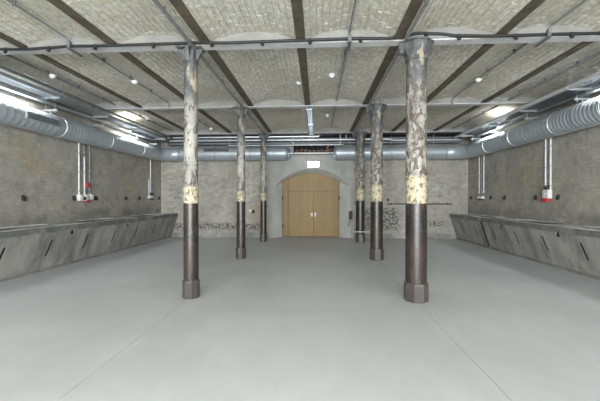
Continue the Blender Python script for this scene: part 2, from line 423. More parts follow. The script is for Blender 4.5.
# ------------------------------------------------------------------ cast iron columns
def column(x, y, kind, label):
    left = kind == 'L'
    root = empty('cast_iron_column', (x, y, 0), label, 'column', 'cast iron columns carrying the brick vaults')
    mt = M['colL'] if left else M['colR']
    rb, rl, ru = (.123, .106, .093) if left else (.168, .146, .137)
    ring = 1.60 if left else 1.76
    zt = 3.40 if left else 3.37
    def b(mm, nm, **k):
        o = mm.build(nm, mt, **k); o.parent = root; return o
    m = MB(); m.lathe([(rb, 0), (rb, .235), (rb-.004, .25), (rl+.002, .262)], 8, smooth=False, off=.5); b(m, 'base', bevel=.004)
    m = MB(); m.lathe([(rl, .25), (rl*.99, 1.35), (rl*.985, ring-.04)]+[(ru+(rl-ru)*.45*(1-i/8), ring+.04+(zt-ring)*i/8) for i in range(9)], 40, cap=False); b(m, 'shaft')
    for zr, dr in (((ring, .008), (ring+.30, .004)) if left else ((ring, .009),)):
        m = MB(); r0 = rl*.985
        m.lathe([(r0-.004, zr-.045), (r0+dr, zr-.03), (r0+dr, zr-.012), (r0-.008, zr-.006), (r0-.008, zr+.006), (r0+dr, zr+.012), (r0+dr, zr+.03), (r0-.01, zr+.045)], 40, cap=False); b(m, 'collar_ring')
    m = MB(); m.lathe([(ru, zt-.03), (ru+.016, zt-.02), (ru+.016, zt+.012), (ru, zt+.022)], 32); b(m, 'neck_ring')
    if left:
        m = MB(); m.lathe([(ru, zt+.01), (ru, zt+.04), (.105, zt+.06), (.105, 3.575)], 4, smooth=False, off=.5); b(m, 'capital', bevel=.006)
        for s in (-1, 1):       # triangular bracket fins
            m = MB(); q = [(s*.08, 3.575), (s*.175, 3.575), (s*.175, 3.545), (s*.095, zt+.0), (s*.08, zt)]
            m.extrude_y(q, -.022, .022); b(m, 'bracket', bevel=.003)
            m = MB(); vs = [(.0, s*.0, 0)]
            q = [(s*.08, 3.575), (s*.15, 3.575), (s*.15, 3.545), (s*.095, zt), (s*.08, zt)]
            m.extrude_y(q, -.022, .022); o = b(m, 'bracket', bevel=.003); o.rotation_euler = (0, 0, PI/2)
        m = MB(); m.bb(-.178, .178, -.12, .12, 3.572, 3.594); b(m, 'cap_plate', bevel=.003)
    else:
        m = MB(); m.lathe([(ru, zt+.01), (ru+.012, zt+.03), (.205, 3.50), (.222, 3.54), (.225, 3.572)], 8, smooth=False, off=.5); b(m, 'capital', bevel=.008)
        m = MB(); m.lathe([(.235, 3.57), (.235, 3.594)], 8, smooth=False, off=.5); b(m, 'cap_plate', bevel=.003)
        m = MB(); m.bb(-.27, -.19, -.12, -.03, 3.47, 3.56); m.lathe([(.04, 3.42), (.05, 3.47)], 12, c=(-.225, -.075, 0)); b(m, 'side_lug', bevel=.004)
    for sx in (-1, 1):
        m = MB(); m.tube([(sx*.07, -.105, 3.56), (sx*.07, -.105, 3.70)], .008, 8); m.lathe([(.016, 3.595), (.016, 3.612)], 6, c=(sx*.07, -.105, 0), smooth=False)
        o = m.build('bolt', M['iron']); o.parent = root
    return root
c1 = column(-1.595, 4.83, 'L', 'slim left iron column nearest the viewer, rust-brown foot and grey top')
c2 = column(-1.595, 8.05, 'L', 'middle slim column of the left row, blackish foot')
c3 = column(-1.57, 11.28, 'L', 'farthest slim column of the left row, left of the oak doors')
c4 = column(1.615, 4.85, 'R', 'thickest iron column at front right with heavily flaking cream paint')
c5 = column(1.615, 8.04, 'R', 'middle thick column of the right row, dark foot')
c6 = column(1.64, 11.30, 'R', 'farthest column of the right row, with a thin white strap near its foot')
m = MB(); m.lathe([(.158, .335), (.158, .35)], 32, smooth=True); m.bb(-.26, .26, -.165, -.15, .335, .35)
m.build('white_strap', M['whitepipe'], c6)

# ------------------------------------------------------------------ feed troughs
def trough(s, y0, y1, slits, squares, label, joint=False):
    root = empty('concrete_feed_trough', (s*5.2, (y0+y1)/2, 0), label, 'trough', 'concrete feed troughs along the side walls')
    ox, oy = s*5.2, (y0+y1)/2
    RX, FX, ZR, ZT = 4.93, 5.18, .775, .89
    # slanted front slab
    m = MB(); m.extrude_y([(s*FX, -.0), (s*RX, ZR), (s*(RX+.13), ZR), (s*(FX+.14), 0)], y0, y1)
    front = m.build('front_slab', M['trough'], origin=(ox, oy, 0))
    cut = MB(); slope = (FX-RX)/ZR
    sy = .17
    for y, z in slits:
        z0, z1 = z-.155, z+.155
        if z < 0: z0, z1 = .0, .76
        zs = (z0, z1); vs = []
        for zz in zs:
            xf = FX-slope*zz
            yc = y+(zz-z)*sy
            for xx in (xf-.05, xf+.17):
                for yy in (yc-.028, yc+.028): vs.append((s*xx, yy, zz))
        cut.add(vs, [(0,1,3,2), (4,6,7,5), (0,4,5,1), (2,3,7,6), (0,2,6,4), (1,5,7,3)])
    for y, z in squares:
        xf = FX-slope*z; cut.bb(s*(xf-.08), s*(xf+.2), y-.05, y+.05, z-.045, z+.05)
    co = cut.build('cutter', M['hole'], origin=(ox, oy, 0))
    bo = front.modifiers.new('b', 'BOOLEAN'); bo.object = co; bo.operation = 'DIFFERENCE'; bo.solver = 'EXACT'
    dg = bpy.context.evaluated_depsgraph_get(); me = bpy.data.meshes.new_from_object(front.evaluated_get(dg))
    front.modifiers.clear(); front.data = me; bpy.data.objects.remove(co)
    front.parent = root; front.location = (0, 0, 0)
    def b(mm, nm, bev=0, mat='trough'):
        o = mm.build(nm, M[mat], root, bevel=bev, seg=2); o.location = (-ox, -oy, 0); return o
    for y, z in slits:          # black fills sunk in the slots, standing in for their shade
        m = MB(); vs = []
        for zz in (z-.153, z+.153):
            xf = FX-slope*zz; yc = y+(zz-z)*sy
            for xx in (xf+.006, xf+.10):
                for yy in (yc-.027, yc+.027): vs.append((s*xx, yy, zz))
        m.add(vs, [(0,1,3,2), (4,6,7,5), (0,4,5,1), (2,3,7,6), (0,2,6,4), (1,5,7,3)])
        b(m, 'slot_shade_fill', mat='hole')
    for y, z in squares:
        xf = FX-slope*z; m = MB(); m.bb(s*(xf+.02), s*(xf+.12), y-.049, y+.049, z-.044, z+.049); b(m, 'hole_shade_fill', mat='hole')  # black block painting the shade inside each square hole
    m = MB()                    # rim beam, slightly wavy from wear
    n = int((y1-y0)/.22); vs = []
    for i in range(n+1):
        y = y0+(y1-y0)*i/n; wz = .006*math.sin(y*3.1+s)+random.uniform(-.003, .003); wx = .005*math.sin(y*2.3)
        for xx, zz in ((RX-.012+wx, ZR-.004+random.uniform(-.006, .006)), (RX-.018+wx, ZT-.018+wz), (RX+wx, ZT+wz), (RX+.12, ZT+wz), (RX+.13, ZR-.004)): vs.append((s*xx, y, zz))
    fs = [(i*5+k, (i+1)*5+k, (i+1)*5+(k+1) % 5, i*5+(k+1) % 5) for i in range(n) for k in range(5)]+[(0,1,2,3,4), tuple(n*5+k for k in (4,3,2,1,0))]
    m.add(vs, fs); b(m, 'rim')
    m = MB(); m.bb(s*(RX+.1), s*(XW-.005), y0, y1, .56, .64); b(m, 'trough_bottom', mat='trough')
    # solid shelves between the basins
    yy = y0; P = 2.28; st = -1
    sol = []
    k = math.floor((y0-7.15)/P)
    while 7.15+k*P < y1+1:
        a0, a1 = 7.15+k*P-.34, 7.15+k*P+.34; a0 = max(a0, y0); a1 = min(a1, y1)
        if a1-a0 > .1: sol.append((a0, a1))
        k += 1
    for a0, a1 in sol:
        m = MB(); m.bb(s*(RX+.11), s*(XW-.005), a0, a1, .6, ZT-.004); b(m, 'divider', .012)
    # rounded back of each basin
    edges = [y0]+[e for a in sol for e in a]+[y1]
    for i in range(0, len(edges)-1, 2):
        a0, a1 = edges[i], edges[i+1]
        if a1-a0 < .2: continue
        m = MB(); n2 = 14; vs = []
        for j in range(n2+1):
            yq = a0+(a1-a0)*j/n2; u = 2*j/n2-1; d = .16*(abs(u)**3)
            vs += [(s*(XW-.02-d-.05), yq, .62), (s*(XW-.02-d), yq, ZT+.01), (s*(XW-.003), yq, ZT+.01), (s*(XW-.003), yq, .62)]
        m.add(vs, [(j*4+k, (j+1)*4+k, (j+1)*4+(k+1) % 4, j*4+(k+1) % 4) for j in range(n2) for k in range(4)])
        b(m, 'basin_back')
    m = MB(); m.extrude_y([(s*(FX-.035), 0), (s*(FX-.035), .03), (s*(FX+.02), .055), (s*(FX+.02), 0)], y0, y1); b(m, 'foot_curb')
    for yy, sg in ((y0, 1), (y1, -1)):
        m = MB(); m.extrude_y([(s*FX, 0), (s*RX, ZR), (s*RX, ZT-.01), (s*(XW-.005), ZT-.01), (s*(XW-.005), 0)], yy, yy+sg*.06); b(m, 'end_slab')
    return root
trough(-1, 2.2, YB-.01, [(y, .455) for y in (4.35, 5.39, 6.41, 7.47, 8.54, 9.61, 10.7, 11.75)], [(6.94, .72), (9.07, .70), (11.2, .71)],
       'long grey concrete feed trough with slotted leaning front against left wall')
trough(1, 2.2, 10.02, [(y, .475) for y in (4.3, 5.34, 6.37, 7.43, 8.46, 9.53)], [(6.94, .72), (9.03, .71)],
       'near long section of the concrete trough along right wall')
trough(1, 10.055, YB-.01, [(y, .45) for y in (10.6, 11.55)], [(11.1, .72)],
       'short far section of the concrete trough in the right back corner')

# ------------------------------------------------------------------ ventilation ducts
def seg_profile(y0, y1, r, ribbed):
    ys = []; n = max(2, int((y1-y0)/(.10 if ribbed else .14)))
    for i in range(n+1):
        y = y0+(y1-y0)*i/n; dd = .009 if ribbed else .004; h = .012
        if 0 < i < n: ys += [(r, y-h*1.6), (r+dd, y-h*.5), (r+dd, y+h*.5), (r, y+h*1.6)]
        else: ys.append((r, y))
    return ys
def duct(s, X, Z, r, joints, ribbed, xe, label, grilles=()):
    root = empty('ventilation_duct', (s*X, 6, Z), label, 'duct', 'round galvanised ventilation ducts')
    O = Vector((s*X, 6, Z))
    def b(mm, nm, mat='galv', **k):
        o = mm.build(nm, M[mat], root, **k); o.location = -O; return o
    YT = 11.93; RB = .42
    J = joints
    for i in range(len(J)-1):
        m = MB(); m.lathe(seg_profile(J[i], J[i+1], r, i in ribbed), 40, c=(s*X, 0, Z), axis='Y', cap=False); b(m, 'duct_section')
        m = MB(); m.lathe([(r-.002, J[i]-.03), (r+.012, J[i]-.026), (r+.012, J[i]-.006), (r+.005, J[i]), (r+.012, J[i]+.006), (r+.012, J[i]+.026), (r-.002, J[i]+.03)], 40, c=(s*X, 0, Z), axis='Y', cap=False); b(m, 'collar', 'galv2')
    # elbow
    m = MB(); pts = []; ne = 10; ye = J[-1]; Rb = YT-ye; rt = .235
    pts = [(s*(X-Rb*(1-math.cos(a))), ye+Rb*math.sin(a), Z+(3.01-Z)*a/(PI/2)) for a in [PI/2*i/ne for i in range(ne+1)]]
    m.tube(pts, [r+(rt-r)*i/ne for i in range(ne+1)], 36, cap=False); b(m, 'elbow')
    # transverse run
    xa = s*(X-Rb); xb = xe
    L = abs(xb-xa); n = 3
    for i in range(n):
        q0 = xa+(xb-xa)*i/n; q1 = xa+(xb-xa)*(i+1)/n; sg = 1 if q1 > q0 else -1
        pr = [(rr, q0+sg*(yy)) for rr, yy in [(rt, 0), (rt, abs(q1-q0)*.5-.01), (rt+.004, abs(q1-q0)*.5-.006), (rt+.004, abs(q1-q0)*.5+.006), (rt, abs(q1-q0)*.5+.01), (rt, abs(q1-q0))]]
        m = MB(); m.lathe(pr, 40, c=(0, YT, 3.01), axis='X', cap=False); b(m, 'duct_section')
        m = MB(); m.lathe([(rt-.002, q0-.03), (rt+.012, q0-.02), (rt+.012, q0+.02), (rt-.002, q0+.03)], 40, c=(0, YT, 3.01), axis='X', cap=False); b(m, 'collar', 'galv2')
    sg = -s
    m = MB(); m.lathe([(rt, xe), (rt-.01, xe+sg*.03), (rt-.05, xe+sg*.09), (rt-.12, xe+sg*.12), (.004, xe+sg*.13)], 32, c=(0, YT, 3.01), axis='X'); b(m, 'end_cap', 'blue')
    m = MB(); m.lathe([(rt+.006, xe-.03), (rt+.012, xe-.01), (rt+.012, xe+.02)], 32, c=(0, YT, 3.01), axis='X', cap=False); b(m, 'collar', 'galv2')
    for g in grilles:
        if g[0] == 'Y':         # on the side run, facing up into the room
            y0, y1 = g[1:]; ang = .04
            m = MB(); rot = Matrix.Rotation(s*ang*-1, 3, 'Y')
            cx = Vector((s*X, (y0+y1)/2, Z)) + Vector((-s*math.cos(ang)*(r+.004), 0, math.sin(ang)*(r+.004)))
            m.box(cx, (.03, y1-y0, .13), Matrix.Rotation(s*ang, 3, 'Y')); gr = b(m, 'air_grille', 'galv2', bevel=.004)
            for k in range(4):
                m = MB(); d = Vector((-s*math.cos(ang)*.016, 0, math.sin(ang)*.016)); tt = Vector((s*math.sin(ang), 0, math.cos(ang)))
                m.box(cx+d+tt*(-.042+.028*k), (.012, y1-y0-.05, .014), Matrix.Rotation(s*ang, 3, 'Y'))
                o = m.build('louvre', M['galvdark'], gr)
        else:
            x0, x1 = g[1:]; m = MB(); m.box(((x0+x1)/2, YT-rt*.88-.01, 3.01+.11), (x1-x0, .03, .12), Matrix.Rotation(-.45, 3, 'X')); gr = b(m, 'air_grille', 'galvdark', bevel=.004)
    for y in (3.6, 5.2, 6.75, 8.3, 9.9, 11.1):
        m = MB(); m.bb(s*X-.16, s*X+.16, y-.02, y+.02, Z+r+.06, Z+r+.10)
        for dx in (-.10, .10): m.tube([(s*X+dx, y, Z+r+.02), (s*X+dx, y, 3.66)], .006, 6)
        m.tube([(s*X, y, Z+r-.005), (s*X, y, Z+r+.07)], .012, 6)
        b(m, 'hanger', 'galv2')
        m = MB(); m.lathe([(r+.004, y-.015), (r+.008, y-.015), (r+.008, y+.015), (r+.004, y+.015)], 40, c=(s*X, 0, Z), axis='Y', cap=False); b(m, 'strap', 'galv2')
    for x in [xa+(xe-xa)*f for f in (.12, .5, .88)]:
        m = MB()
        for dy in (-.2, .2): m.tube([(x, YT+dy, 3.0), (x, YT+dy, 3.66)], .006, 6)
        m.tube([(x, YT+.245*math.cos(a), 3.01+.245*math.sin(a)) for a in [PI+PI*i/12 for i in range(13)]], .008, 6)
        b(m, 'hanger', 'galv2')
    return root
duct(-1, 5.27, 2.95, .215, [1.0, 3.4, 5.25, 6.96, 8.6, 10.2, 11.3], (1, 3), -.86, 'round galvanised air duct along the top of the left wall and turning to the doorway', grilles=(('Y', 5.92, 6.70), ('X', -3.75, -2.85)))
duct(1, 5.27, 3.00, .24, [1.0, 4.2, 6.1, 7.4, 8.9, 10.2, 11.25], (2,), .90, 'round galvanised air duct along the top of the right wall and turning to the doorway')

# ------------------------------------------------------------------ cable trays and pipes along the sides
def tray(x, y0, y1, z, wd, label):
    root = empty('cable_tray', (x, (y0+y1)/2, z), label, 'cable tray', 'cable trays under the ceiling edges')
    O = root.location.copy()
    def b(mm, nm, mat): o = mm.build(nm, M[mat], root); o.location = -O; return o
    for s in (-1, 1):
        m = MB(); m.bb(x+s*wd/2-.002, x+s*wd/2+.002, y0, y1, z, z+.06); m.bb(x+s*wd/2-.001, x+s*wd/2-s*.012, y0, y1, z+.056, z+.06); b(m, 'side_rail', 'galv2')
    m = MB(); m.bb(x-wd/2, x+wd/2, y0, y1, z-.001, z+.003); b(m, 'tray_base', 'galv2' if x < 0 else 'galvdark')
    for k in range(4):
        cx = x-wd/2+.03+k*(wd-.06)/3
        m = MB(); m.tube([(cx+.008*math.sin(q*1.3+k*2), y0+(y1-y0)*q/40, z+.024) for q in range(41)], .011, 6); b(m, 'cable', 'black')
    y = y0+.6
    while y < y1:
        m = MB(); m.bb(x-wd/2-.07, x+wd/2+.07, y-.02, y+.02, z-.04, z-.002)
        for dx in (-wd/2-.04, wd/2+.04): m.tube([(x+dx, y, z-.05), (x+dx, y, 3.68)], .005, 6)
        b(m, 'bracket', 'galv2'); y += 1.55
    return root
tray(-5.02, 1.2, 11.2, 3.43, .26, 'galvanised cable tray with black cables above the left duct')
tray(5.02, 1.2, 11.2, 3.44, .26, 'galvanised cable tray with black cables above the right duct')
def pipe(name, pts, r, mat, label, cat, group=None, clips=(), n=10, clipmat='galv2'):
    ctr = pts[0]
    root = empty(name, ctr, label, cat, group)
    m = MB(); m.tube(pts, r, n); o = m.build('pipe_run', M[mat], root); o.location = [-c for c in ctr]
    for p, ax in clips:
        m = MB()
        if ax == 'Y': m.lathe([(r+.005, -.012), (r+.005, .012)], 12, c=(0, 0, 0), axis='Y'); m.bb(-.004, .004, -.01, .01, r, max(r+.01, 3.655-p[2]))
        elif ax == 'X': m.lathe([(r+.005, -.012), (r+.005, .012)], 12, c=(0, 0, 0), axis='X'); m.bb(-.01, .01, -.004, .004, r, max(r+.01, 3.59-p[2]))
        else: m.lathe([(r+.005, -.01), (r+.005, .01)], 12)
        o = m.build('pipe_clip', M[clipmat], root); o.location = [p[i]-ctr[i] for i in range(3)]
    return root
pipe('steel_pipe', [(4.76, 1.2, 3.44), (4.76, 11.45, 3.44)], .042, 'brightpipe', 'bright steel pipe below the vault, beside the right cable tray', 'pipe', clips=[((4.76, y, 3.44), 'Y') for y in (3.2, 6.4, 9.6)])
pipe('steel_pipe', [(5.24, 1.2, 3.40), (5.24, 11.3, 3.40)], .055, 'galvdark', 'dark steel pipe directly above the right air duct', 'pipe', clips=[((5.24, y, 3.40), 'Y') for y in (2.6, 5.8, 9.0)])
pipe('steel_pipe', [(-5.30, 1.2, 3.40), (-5.30, 11.3, 3.40)], .045, 'galv2', 'grey steel pipe directly above the left air duct', 'pipe', clips=[((-5.30, y, 3.40), 'Y') for y in (2.6, 5.8, 9.0)])
pipe('steel_pipe', [(-4.74, 1.2, 3.50), (-4.74, 11.4, 3.50)], .028, 'galvdark', 'thin dark pipe beside the left cable tray', 'pipe', clips=[((-4.74, y, 3.50), 'Y') for y in (3.2, 6.4, 9.6)])
# transverse pipes behind the last columns
pipe('steel_pipe', [(-5.0, 11.62, 3.545), (.28, 11.62, 3.545), (.30, 11.62, 3.585)], .028, 'brightpipe', 'uppermost bright pipe crossing in front of the end wall, left half', 'pipe', clips=[((x, 11.62, 3.545), 'X') for x in (-4, -2.4, -.9)])
pipe('steel_pipe', [(-4.9, 11.60, 3.425), (1.9, 11.60, 3.425), (2.6, 11.60, 3.43), (2.8, 11.60, 3.39), (5.0, 11.60, 3.39)], .026, 'brightpipe', 'bright pipe crossing the full room width before the end wall', 'pipe', clips=[((x, 11.60, 3.425), 'X') for x in (-3.6, -1.4, -.3, 1.2)])
pipe('steel_pipe', [(-2.85, 11.58, 3.25), (1.1, 11.58, 3.25)], .014, 'brightpipe', 'thin lower pipe crossing above the doorway', 'pipe', clips=[((x, 11.58, 3.25), 'X') for x in (-2.8, -.6, 1.0)])
pipe('steel_pipe', [(-.84, 11.85, 3.005), (.86, 11.85, 3.005)], .030, 'whitepipe', 'white pipe spanning between the two duct end caps above the doors', 'pipe', clips=[((x, 11.85, 3.005), 'X') for x in (-.6, .70)], clipmat='iron')
for k, (z, y, r) in enumerate(((3.50, 11.84, .05), (3.37, 11.90, .06), (3.52, 12.02, .05))):
    pipe('steel_pipe', [(-5.1, y, z), (5.1, y, z)], r, 'galvdark',
         ['dark pipe behind the bright crossing pipes, in the middle', 'lowest thick dark pipe just above the end-wall ducts', 'highest dark pipe nearest the end wall'][k], 'pipe')
m = MB(); m.bb(-5.2, 5.2, 11.50, 12.24, 3.592, 3.604)
O_ = m.build('cable_tray', M['iron']); tag(O_, 'wide dark cable tray crossing under the vault before the end wall', 'cable tray')
pipe('insulated_pipe', [(.19, 11.7, 3.588), (.19, 11.7, 3.5), (.22, 11.7, 3.46)], .035, 'copper', 'short red-brown pipe stub at the end of the bluish ceiling tray', 'pipe')
pipe('insulated_pipe', [(.62, 12.14, 3.12), (.58, 12.14, 3.26), (.7, 12.14, 3.40)], .035, 'copper', 'red-brown pipe bent in the ragged opening above the door', 'pipe')
for k in range(6):
    x = -.5+k*.18
    pipe('cable', [(x, 12.17, 3.08), (x+.04, 12.15, 3.18), (x-.03, 12.16, 3.30), (x+.02, 12.15, 3.42)], .014, 'black', ['leftmost', 'second from left', 'third from left', 'third from right', 'second from right', 'rightmost'][k]+' of six black cables in the ragged opening above the doors', 'cable', 'cables in the ragged opening', n=6)

# bluish tray under the centre beam
root = empty('cable_tray', (.03, 9.75, 3.56), 'bluish zinc cable tray under the centre beam before the door', 'cable tray')
m = MB(); m.bb(-.065, .065, -1.72, 1.72, 0, .006); m.build('tray_base', M['blue'], root)
for s in (-1, 1):
    m = MB(); m.bb(s*.065-.003, s*.065+.003, -1.72, 1.72, 0, .04); m.build('side_rail', M['blue'], root)
for y in (-1.6, 0, 1.6):
    m = MB(); m.bb(-.09, .09, y-.02, y+.02, -.015, -.001); m.build('bracket', M['galv2'], root)

# ------------------------------------------------------------------ ceiling conduits
def conduit(x, pts, r, label, clips=True):
    root = empty('ceiling_conduit', pts[0], label, 'conduit', 'grey conduits running along the vaults'); O = root.location.copy()
    m = MB(); m.tube(pts, r, 8); o = m.build('conduit_run', M['conduit'], root); o.location = -O
    y = pts[0][1]+.5
    while y < pts[-1][1]-.2:
        m = MB(); m.bb(x-.02, x+.02, y-.01, y+.01, pts[0][2]-r-.002, pts[0][2]+.05); o = m.build('conduit_clip', M['galvdark'], root); o.location = -O; y += .8
    return root
def span(x, y0, y1, z): return [(x, y0, z), (x, y1, z)]
conduit(-3.30, [(-3.30, 1.7, 3.695), (-3.30, 4.60, 3.695), (-3.30, 4.66, 3.64), (-3.30, 4.70, 3.60)], .014, 'conduit in the outer left vault ending at the near girder')
conduit(-3.29, [(-3.29, 4.95, 3.695), (-3.29, 7.85, 3.695), (-3.29, 7.90, 3.66), (-3.29, 7.93, 3.57)], .014, 'conduit in the outer left vault with a white disc, dropping at the second girder')
conduit(-3.2, span(-3.22, 8.2, 11.15, 3.695), .014, 'conduit in the outer left vault beyond the second girder')
conduit(-4.62, span(-4.62, 3.0, 11.1, 3.68), .020, 'conduit nearest the left duct')
conduit(-1.52, span(-1.52, 1.7, 11.1, 3.60-.03), .026, 'thick conduit passing the left column tops')
conduit(.67, span(.67, 1.7, 11.1, 3.71), .013, 'thin conduit in the vault right of the centre beam')
conduit(1.42, span(1.42, 1.7, 11.1, 3.60-.03), .022, 'conduit passing just left of the right column tops')
conduit(3.29, [(3.29, 1.7, 3.695), (3.29, 4.62, 3.695), (3.29, 4.68, 3.62)], .014, 'conduit in the outer right vault ending at the near girder')
conduit(3.28, [(3.28, 4.95, 3.695), (3.28, 7.80, 3.695), (3.28, 7.85, 3.66), (3.28, 7.9, 3.57)], .014, 'conduit in the outer right vault with a white disc, dropping at the second girder')
conduit(4.55, span(4.55, 3.0, 11.1, 3.66), .022, 'conduit nearest the right cable tray')

# round white detectors / lamps
def disc(x, y, label, z=3.70, lit=False):
    root = empty('smoke_detector', (x, y, z), label, 'detector', 'round white ceiling detectors')
    m = MB(); m.lathe([(.062, .0), (.062, .018), (.05, .03)], 24); m.build('base_plate', M['whiteplastic'], root)
    m = MB(); m.lathe([(.018, -.040), (.034, -.034), (.050, -.010), (.052, .002)], 24); m.build('head', M['whiteplastic'], root)
    return root
disc(-3.29, 6.40, 'white detector on the conduit between near and second left columns', 3.675)
disc(.50, 6.35, 'white detector right of the centre beam, before the second girder', 3.71)
disc(.50, 9.40, 'white detector right of the bluish tray, beyond the second girder', 3.71)
disc(3.28, 6.62, 'white detector right of the near right column', 3.675)
disc(-4.50, 9.24, 'white detector near the far left duct', 3.66)
disc(-4.58, 5.96, 'white detector by the left ceiling edge near the viewer', 3.655)
disc(-3.20, 10.8, 'white detector at the far girder on the left', 3.675)
disc(-.12, 6.55, 'small white detector against the centre beam', 3.66)

# ------------------------------------------------------------------ black cable along the near girder
cpts = []; ctl = [(-5.5, 3.575), (-4.35, 3.585), (-4.0, 3.575), (-3.6, 3.59), (-3.3, 3.605), (-2.9, 3.60), (-2.0, 3.605), (-1.5, 3.612), (-1.0, 3.60), (0, 3.61), (.7, 3.617), (1.2, 3.61), (1.42, 3.64), (1.62, 3.668), (1.85, 3.655), (2.15, 3.62), (2.6, 3.605), (3.3, 3.61), (4.2, 3.61), (5.5, 3.61)]
for i in range(len(ctl)-1):
    for k in range(5):
        f = k/5; f2 = f*f*(3-2*f); cpts.append((ctl[i][0]+(ctl[i+1][0]-ctl[i][0])*f, 4.695, ctl[i][1]+(ctl[i+1][1]-ctl[i][1])*f2))
cpts.append((ctl[-1][0], 4.695, ctl[-1][1]))
root = empty('black_cable', (0, 4.695, 3.6), 'thick black cable clipped along the near white girder', 'cable'); O = root.location.copy()
m = MB(); m.tube(cpts, .020, 10); o = m.build('cable_run', M['black'], root); o.location = -O
for x in (-4.65, -4.27, -3.62, -2.93, -2.08, -1.24, -.53, .13, .82, 1.70, 2.14, 2.88, 3.6, 4.3):
    z = min(cpts, key=lambda p: abs(p[0]-x))[2]
    m = MB(); m.lathe([(.010, -.058), (.024, -.052), (.026, -.020), (.014, 0)], 12, c=(x, 4.695, z)); m.bb(x-.016, x+.016, 4.70, 4.735, z-.01, z+.03)
    o = m.build('cable_clip', M['black'], root); o.location = -O
for x, nm in ((-3.30, 'left'), (.67, 'centre'), (3.29, 'right')):
    m = MB(); m.bb(x-.022, x+.022, 4.66, 4.674, 3.56, 3.66); m.bb(x-.022, x+.022, 4.66, 4.95, 3.556, 3.566); m.bb(x-.022, x+.022, 4.66, 4.72, 3.65, 3.66)
    m.tube([(x, 4.66, 3.58), (x, 4.645, 3.58)], .01, 8)
    tag(m.build('beam_clamp', M['galvdark'], None), 'small steel clamp on the near girder at the %s conduit' % nm, 'clamp')

# ------------------------------------------------------------------ uplights on the cable trays
def uplight(x, y, s, power, label):
    root = empty('linear_lamp', (x, y, 3.35), label, 'lamp', 'linear lamps lighting the tops of the air ducts')
    m = MB(); m.extrude_y([(-s*.035, -.03), (-s*.03, .035), (s*.04, .035), (s*.04, .028), (-s*.022, .028), (-s*.028, -.03)], -.52, .52); m.build('housing', M['galv2'], root)
    m = MB(); m.bb(-s*.015, s*.012, -.50, .50, .004, .022); m.build('diffuser', M['led'], root)
    l = area('lamp_light', (s*.012, 0, .0), (0, -s*.6, 0), .03, 1.0, power, (.95, .98, 1)); l.parent = root
    return root
for s, X in ((-1, 5.12), (1, 5.11)):
    side = 'left' if s < 0 else 'right'
    for y, wh in ((-1.6, 'behind the viewpoint'), (2.2, 'above the nearest trough end'), (5.9, 'beside the duct near the front columns'), (10.0, 'beside the duct near the rear columns')):
        X2 = X
        uplight(s*X2, y, s, 9, 'linear lamp under the %s vault, %s' % (side, wh))

for s in (-1, 1):
    for y, wh in ((9.2, 'nearest the rear columns'),):
        root = empty('linear_uplight', (s*5.02, y, 3.50), 'short lamp lying in the %s cable tray, %s' % ('left' if s < 0 else 'right', wh), 'lamp', 'short lamps in the cable trays')
        m = MB(); m.bb(-.04, .04, -.3, .3, -.028, .0); m.build('housing', M['whiteplastic'], root, bevel=.004)
        m = MB(); m.bb(-.03, .03, -.28, .28, .001, .012); m.build('diffuser', M['led'], root)
        l = area('lamp_light', (0, 0, .02), (PI, 0, 0),   .06, .55, 3, (1, .97, .92)); l.parent = root
def ceiling_fill(x, y, power):  # unseen fill light, added to brighten the near floor and even the room
    root = empty('ceiling_fill', (x, y, 3.50), 'added linear fill light behind the viewpoint, %s %s' % ({-3.4: 'left', 0: 'middle', 3.4: 'right'}[x], 'in the front row' if y > -4 else 'in the rear row'), 'lamp', 'added fill lights behind the viewpoint')
    m = MB(); m.bb(-.6, .6, -.05, .05, .012, .07); m.build('housing', M['whiteplastic'], root, bevel=.004)
    m = MB(); m.bb(-.58, .58, -.04, .04, -.0, .012); m.build('diffuser', M['led'], root)
    l = area('lamp_light', (0, 0, -.02), (0, 0, 0), 1.1, .08, power, (1, .97, .93)); l.parent = root
for x in (-3.4, 0, 3.4):
    for y in (-6.5, -1.2): ceiling_fill(x, y, 32 if y > -4 else 20)

# ------------------------------------------------------------------ doorway
d = empty('door_1', (-.02, YD, 0), 'wide arched oak double door', None, None, 'structure')
def clip_arch(x0, x1, z0, n=14):
    """polygon between x0..x1, from z0 up to the arch"""
    hw, zs, zc = 1.065, 2.03, 2.36; r = zc-zs; R = (hw*hw+r*r)/(2*r); cz = zc-R
    f = lambda x: cz+math.sqrt(max(0, R*R-(x)**2))
    return [(x0, z0), (x1, z0)]+[(x1-(x1-x0)*i/n, f(x1-(x1-x0)*i/n)) for i in range(n+1)]
g = .005; ZS = 1.70
def leaf(x0, x1, z0, z1=None, nm='door_leaf'):
    m = MB()
    poly = [(x0+g, z0+g), (x1-g, z0+g), (x1-g, z1-g), (x0+g, z1-g)] if z1 else clip_arch(x0+g, x1-g, z0+g)
    m.extrude_y(poly, -.03, .03); return m.build(nm, M['oak'], d, bevel=.0)
leaf(-1.055, -.84, .01, None, 'side_panel')
l1 = leaf(-.84, .105, .01, ZS); l2 = leaf(.105, 1.055, .01, ZS)
leaf(-.84, 1.055, ZS, None, 'arched_top_panel')
m = MB(); m.bb(-1.06, 1.06, .035, .06, 0, 2.3); m.build('backing_panel', M['hole'], d)
for lf, x, sg in ((l1, .045, -1), (l2, .165, 1)):
    m = MB(); m.bb(x-.011, x+.011, -.036, -.03, .76, .90); m.lathe([(.009, -.075), (.009, -.035)], 10, c=(x, 0, .85), axis='Y'); m.tube([(x, -.07, .85), (x+sg*.09, -.07, .85)], .007, 8)
    tag(m.build('door_handle', M['galv2'], lf), 'bright steel lever handle')
for x, z in ((-1.06, 1.45), (-1.06, .40), (1.06, 1.45)):
    m = MB(); m.lathe([(.028, z-.06), (.028, z+.06)], 12, c=(x*.99, -.045, 0)); m.build('hinge', M['iron'], d)

